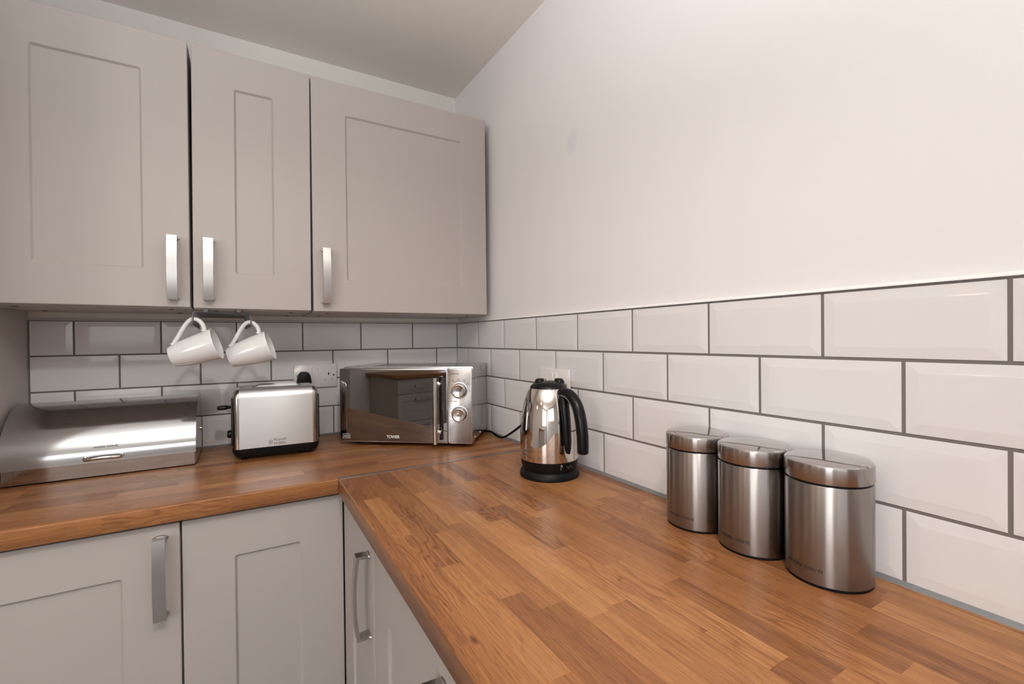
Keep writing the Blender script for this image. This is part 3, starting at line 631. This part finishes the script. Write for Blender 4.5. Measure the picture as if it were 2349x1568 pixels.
nn = len(hpth); rr_ = [0.0135 + 0.0008 * math.sin(PI * i / nn) for i in range(nn)]; rr_[0] = 0.011; rr_[-1] = 0.0085; rr_[-2] = 0.0125
hnd = obj('handle', tube(BM(), hpth, rr_, 16, 0.98, up=(0, 1, 0)), BLACK, t, 60)
gp = [(0.0610, 0.2065, 0.010), (0.0672, 0.196, 0.012), (0.0700, 0.175, 0.0125), (0.0735, 0.150, 0.0125), (0.0755, 0.120, 0.0122), (0.0768, 0.095, 0.0118), (0.0768, 0.079, 0.0095), (0.0762, 0.070, 0.006), (0.0750, 0.0665, 0.002)]
ll = [[(x - 0.006 + 0.011 * math.cos(q) if math.cos(q) > 0 else x - 0.006, w_ * math.sin(q), z) for q in [2 * PI * j / 18 for j in range(18)]] for x, z, w_ in gp]
obj('water_gauge', loft(BM(), ll, True, True), BLACK, t, 60)
swl = [[(x, w_ * math.cos(q), 0.0345 + h_ * math.sin(q)) for q in [2 * PI * j / 16 for j in range(16)]] for x, w_, h_ in ((0.066, 0.010, 0.006), (0.076, 0.010, 0.006), (0.082, 0.009, 0.0045), (0.0845, 0.006, 0.0025))]
obj('switch', loft(BM(), swl, True, True), BLACK, t, 60)
def oncyl(a0, z0, rfun, flip=1):
    def f(c):
        z = z0 + c.y; r = rfun(z); a = a0 + c.x / r
        return Vector(((r + 0.0003 + c.z) * math.cos(a), (r + 0.0003 + c.z) * math.sin(a), z))
    return f
rk = lambda z: 0.0740 if z > 0.05 else (0.0722 + (z - 0.037) * 0.15)
# view azimuth in local frame is about -38 deg from the handle; logo is on the left of the view
obj('lettering', warp(text_mesh('Russell\nHobbs', 0.0108, 0.0001), oncyl(math.radians(-101), 0.069, rk)), INKG, body)
obj('lettering', warp(text_mesh('O\nI', 0.0070, 0.0001), oncyl(math.radians(-16), 0.036, lambda z: 0.0726)), INKW, body)
obj('spout', loft(BM(), [[(-x, w_ * math.sin(q), z + h_ * math.cos(q)) for q in [2 * PI * j / 16 for j in range(16)]] for x, z, w_, h_ in ((0.045, 0.198, 0.020, 0.018), (0.062, 0.205, 0.014, 0.011), (0.070, 0.210, 0.008, 0.006))], True, True), STEEL_KET, t, 60)

# ------------------------------------------------------------------ canisters
def canister(loc, label):
    t = thing('canister', label, 'canister', loc, 0, 'steel storage canisters')
    R0 = 0.0545
    b = obj('body', lathe(BM(), [(0.050, 0.0045), (R0 - 0.0006, 0.0045), (R0, 0.0055), (R0, 0.1400), (R0 - 0.001, 0.1415), (0.050, 0.1415)], 80), STEEL_CAN, t, 35)
    obj('base_ring', lathe(BM(), [(0.049, 0.0002), (0.0528, 0.0004), (0.0530, 0.0044), (0.049, 0.0044)], 64), RUBBER, t, 40)
    obj('seal', lathe(BM(), [(0.049, 0.1415), (0.0515, 0.1416), (0.0515, 0.1448), (0.049, 0.1449)], 64), BLACK, t, 40)
    ld = obj('lid', lathe(BM(), [(0.050, 0.1449), (0.0546, 0.1449), (0.0551, 0.1456), (0.0551, 0.1655), (0.0548, 0.1672), (0.0543, 0.1685), (0.050, 0.1686)], 80), STEEL_RIM, t, 40)
    obj('lid_top', lathe(BM(), [(0.0480, 0.1687), (0.0543, 0.1685), (0.0530, 0.1698), (0.0500, 0.1708), (0.0400, 0.1722), (0.0250, 0.1733), (0.0100, 0.1738), (0.0015, 0.1739)], 80), STEEL_LID, ld, 40)
    az = math.atan2(-1.8016 - loc[1], -0.7863 - loc[0])
    me = text_mesh('morphy richards', 0.0074, 0.0001)
    obj('lettering', warp(me, oncyl(az - math.radians(58), 0.0225, lambda z: R0)), INKD, b)
    return t
canister((-0.0570, -1.2405, WZ), 'brushed steel canister farthest from the camera, nearest the kettle')
canister((-0.0592, -1.3520, WZ), 'brushed steel canister between the other two canisters')
canister((-0.0570, -1.4625, WZ), 'brushed steel canister nearest the camera, in front at the right end of the trio')

# ------------------------------------------------------------------ sockets, plug, cord
def socket(loc, rz, label):
    t = thing('double_socket', label, 'socket', loc, rz, 'white double wall sockets')
    obj('plate', rr_slab(0, 0.1455, 0, 0.0862, -0.0112, -0.0042, 0.003, 0.0016), SOCK, t, 40)
    for x in (0.0602, 0.0793): obj('rocker', loft(BM(), [[(a, -0.0112, b) for a, b in rrect(x, x + 0.0112, 0.0505, 0.0735, 0.001, 2)], [(a, -0.0134 if b < 0.06 else -0.0142, b) for a, b in rrect(x + 0.0004, x + 0.0108, 0.0510, 0.0730, 0.001, 2)]], True, True), SWITCH, t)
    for cx in (0.0335, 0.1165):
        bm = BM(); box(bm, cx - 0.0022, cx + 0.0022, -0.0115, -0.0110, 0.0445, 0.0535); obj('pin_hole', bm, DARK, t)
        for dx in (-0.0110, 0.0110): obj('pin_hole', box(BM(), cx + dx - 0.0033, cx + dx + 0.0033, -0.0115, -0.0110, 0.0255, 0.0295), mat('socket_shutter', (0.45, 0.42, 0.41), 0.4), t)
    for x in (0.0118, 0.1340): obj('screw', disc(BM(), (x, -0.0110, 0.0440), (0, -1, 0), 0.0034, 0.0012, 14), BRASS, t, 40)
    return t
socket((-0.6360, 0, 1.0985), 0, 'white double socket on the back wall with a black plug in it')
socket((0, -0.6445, 1.0940), -PI / 2, 'white double socket on the right wall behind the kettle')
pl = thing('plug', 'black three-pin plug in the socket behind the toaster', 'plug', (-0.6035, -0.0112, 1.1020))
def plug_out(s, y, dz=0): return [(x * s, y, 0.0285 + (z - 0.0285) * s) for x, z in smooth_plug]
raw = [(-0.0180, 0.0030), (-0.0120, 0.0005), (0.0120, 0.0005), (0.0180, 0.0030), (0.0238, 0.0090), (0.0245, 0.0170), (0.0222, 0.0330), (0.0200, 0.0430), (0.0150, 0.0520), (0.0085, 0.0562), (-0.0085, 0.0562), (-0.0150, 0.0520), (-0.0200, 0.0430), (-0.0222, 0.0330), (-0.0245, 0.0170), (-0.0238, 0.0090)]
smooth_plug = raw
obj('body', loft(BM(), [plug_out(0.97, 0), plug_out(1.0, -0.003), plug_out(1.0, -0.019), plug_out(0.96, -0.0225), plug_out(0.86, -0.0240)], True, True), BLACKM, pl, 40)
obj('cord', tube(BM(), smooth_path([(0, -0.014, 0.001), (0, -0.015, -0.025), (0.0, -0.018, -0.07), (-0.004, -0.022, -0.13), (-0.012, -0.030, -0.172), (-0.03, -0.034, -0.1775)], 5), 0.0033, 8), RUBBER, pl, 60)
cp = smooth_path([(-0.062, -0.205, 0.9245), (-0.036, -0.250, 0.9242), (-0.0225, -0.30, 0.9290), (-0.0205, -0.345, 0.9330), (-0.0225, -0.40, 0.9262), (-0.024, -0.445, 0.9330), (-0.025, -0.52, 0.9690), (-0.026, -0.585, 1.0060), (-0.024, -0.655, 1.0400), (-0.020, -0.690, 1.0860), (-0.018, -0.690, 1.094)], 6)
tag(obj('power_cord', tube(BM(), cp, 0.0036, 10), RUBBER, None, 60), 'black power cord running from behind the microwave up behind the kettle', 'cord')

# ------------------------------------------------------------------ mug rack and mugs
rk_ = thing('mug_rack', 'grey wire mug rack hooked under the middle wall cabinet', 'rack', (-0.84, -0.19, 1.352))
def lerp(a, b, s): return a + (b - a) * s
for i in range(5):
    s = i / 4
    xl, xr = lerp(-0.9025, -0.9035, s), lerp(-0.7715, -0.7835, s); yl, yr = lerp(-0.302, -0.100, s), lerp(-0.288, -0.080, s); zl, zr = lerp(1.3515, 1.3455, s), lerp(1.3470, 1.3455, s)
    ctr = Vector((-0.84, -0.19, 1.352))
    def e_pts(x, y, z, sg):     # end drop and J hook curling back under what hangs on it
        return [(x - sg * 0.006, y, z), (x - sg * 0.0005, y, z - 0.0015), (x + sg * 0.0025, y, z - 0.007), (x + sg * 0.003, y, z - 0.018), (x + sg * 0.003, y + 0.0005, z - 0.0270), (x + sg * 0.003, y + 0.0035, z - 0.0325), (x + sg * 0.003, y + 0.0100, z - 0.0352), (x + sg * 0.003, y + 0.0165, z - 0.0325), (x + sg * 0.003, y + 0.0190, z - 0.0265)]
    pts = [Vector(p) - ctr for p in smooth_path(e_pts(xl, yl, zl, -1)[::-1], 3)] + [Vector(p) - ctr for p in smooth_path(e_pts(xr, yr, zr, 1), 3)]
    obj('wire_hook', tube(BM(), pts, 0.0018, 8), WIRE, rk_, 60)
for x0, x1 in ((-0.875, -0.879), (-0.798, -0.806)):
    bm = BM(); tube(bm, [Vector(p) - Vector((-0.84, -0.19, 1.352)) for p in ((x0, -0.312, 1.3538), (x0, -0.29, 1.3555), (x1, -0.07, 1.3495))], 0.0022, 8, 2.2)
    box(bm, x0 + 0.84 - 0.0045, x0 + 0.84 + 0.0045, -0.1215, -0.1195, -0.001, 0.0085)
    obj('bracket', bm, WIRE, rk_)
mp_ = [(0.018, 0.0035), (0.0245, 0.0), (0.0275, 0.0015), (0.0300, 0.010), (0.0345, 0.030), (0.0385, 0.055), (0.0415, 0.080), (0.0435, 0.1045), (0.0440, 0.1100), (0.0434, 0.1110), (0.0425, 0.1104), (0.0410, 0.100), (0.0385, 0.075), (0.0350, 0.048), (0.0305, 0.022), (0.0255, 0.0075), (0.012, 0.0058), (0.002, 0.0055)]
hpts = smooth_path([(0.0295, 0, 0.0130), (0.0345, 0, 0.0185), (0.0500, 0, 0.0350), (0.0680, 0, 0.0530), (0.0790, 0, 0.0680), (0.0815, 0, 0.0775), (0.0770, 0, 0.0880), (0.0640, 0, 0.0950), (0.0500, 0, 0.0955), (0.0425, 0, 0.0925)], 5)
nh = len(hpts); hr = [0.0058 if 2 < i < nh - 3 else 0.0075 for i in range(nh)]
def mug_mesh_body(): return lathe(BM(), mp_, 56)
def place_mug(t, apex, a, up_hint=(0, 0, 1), az=0.0750):
    a = Vector(a).normalized(); h = Vector(up_hint); h = (h - a * h.dot(a)).normalized(); y = a.cross(h)
    M3 = Matrix((h, y, a)).transposed(); loc = Vector(apex) - M3 @ Vector((0.0762, 0, az)); t.matrix_world = Matrix.Translation(loc) @ M3.to_4x4()
mug = thing('mug', 'white porcelain mug hanging from the left end of the rack', 'mug', group='white mugs on the rack')
mb = obj('body', mug_mesh_body(), MUG, mug, 45); mh = obj('handle', tube(BM(), hpts, hr, 12, 1.25), MUG, mug, 60)
place_mug(mug, (-0.9075, -0.2920, 1.3250), (0.94, -0.16, 0.31))
mug2 = mug.copy(); COL.objects.link(mug2); tag(mug2, 'white porcelain mug hanging from the right end of the rack', 'mug', 'white mugs on the rack')
for c in (mb, mh):
    d = c.copy(); COL.objects.link(d); d.parent = mug2
place_mug(mug2, (-0.7700, -0.2780, 1.3205), (0.93, -0.20, 0.31), az=0.0815)

# ------------------------------------------------------------------ opposite run, seen mirrored in the microwave door
u = base_unit((-3.60, -2.42, 0), PI / 2, 0.56, 0.571, 'greige drawer unit across the kitchen, mirrored in the microwave door', drawers=True)
base_unit((-3.60, -3.02, 0), PI / 2, 0.598, 0.571, 'greige base cabinet across the kitchen beside the drawer unit', hx=0.5)
wo = thing('worktop', 'oak block worktop across the kitchen on the drawer unit', 'worktop', (XL + 0.002, -3.06, WB))
o = obj('top', box(BM(), 0, 0.62, 0, 1.24, 0, WZ - WB, bev=0.004), WOOD, wo, 35); o.color = (0.45, 0.3, 0.2, 1)
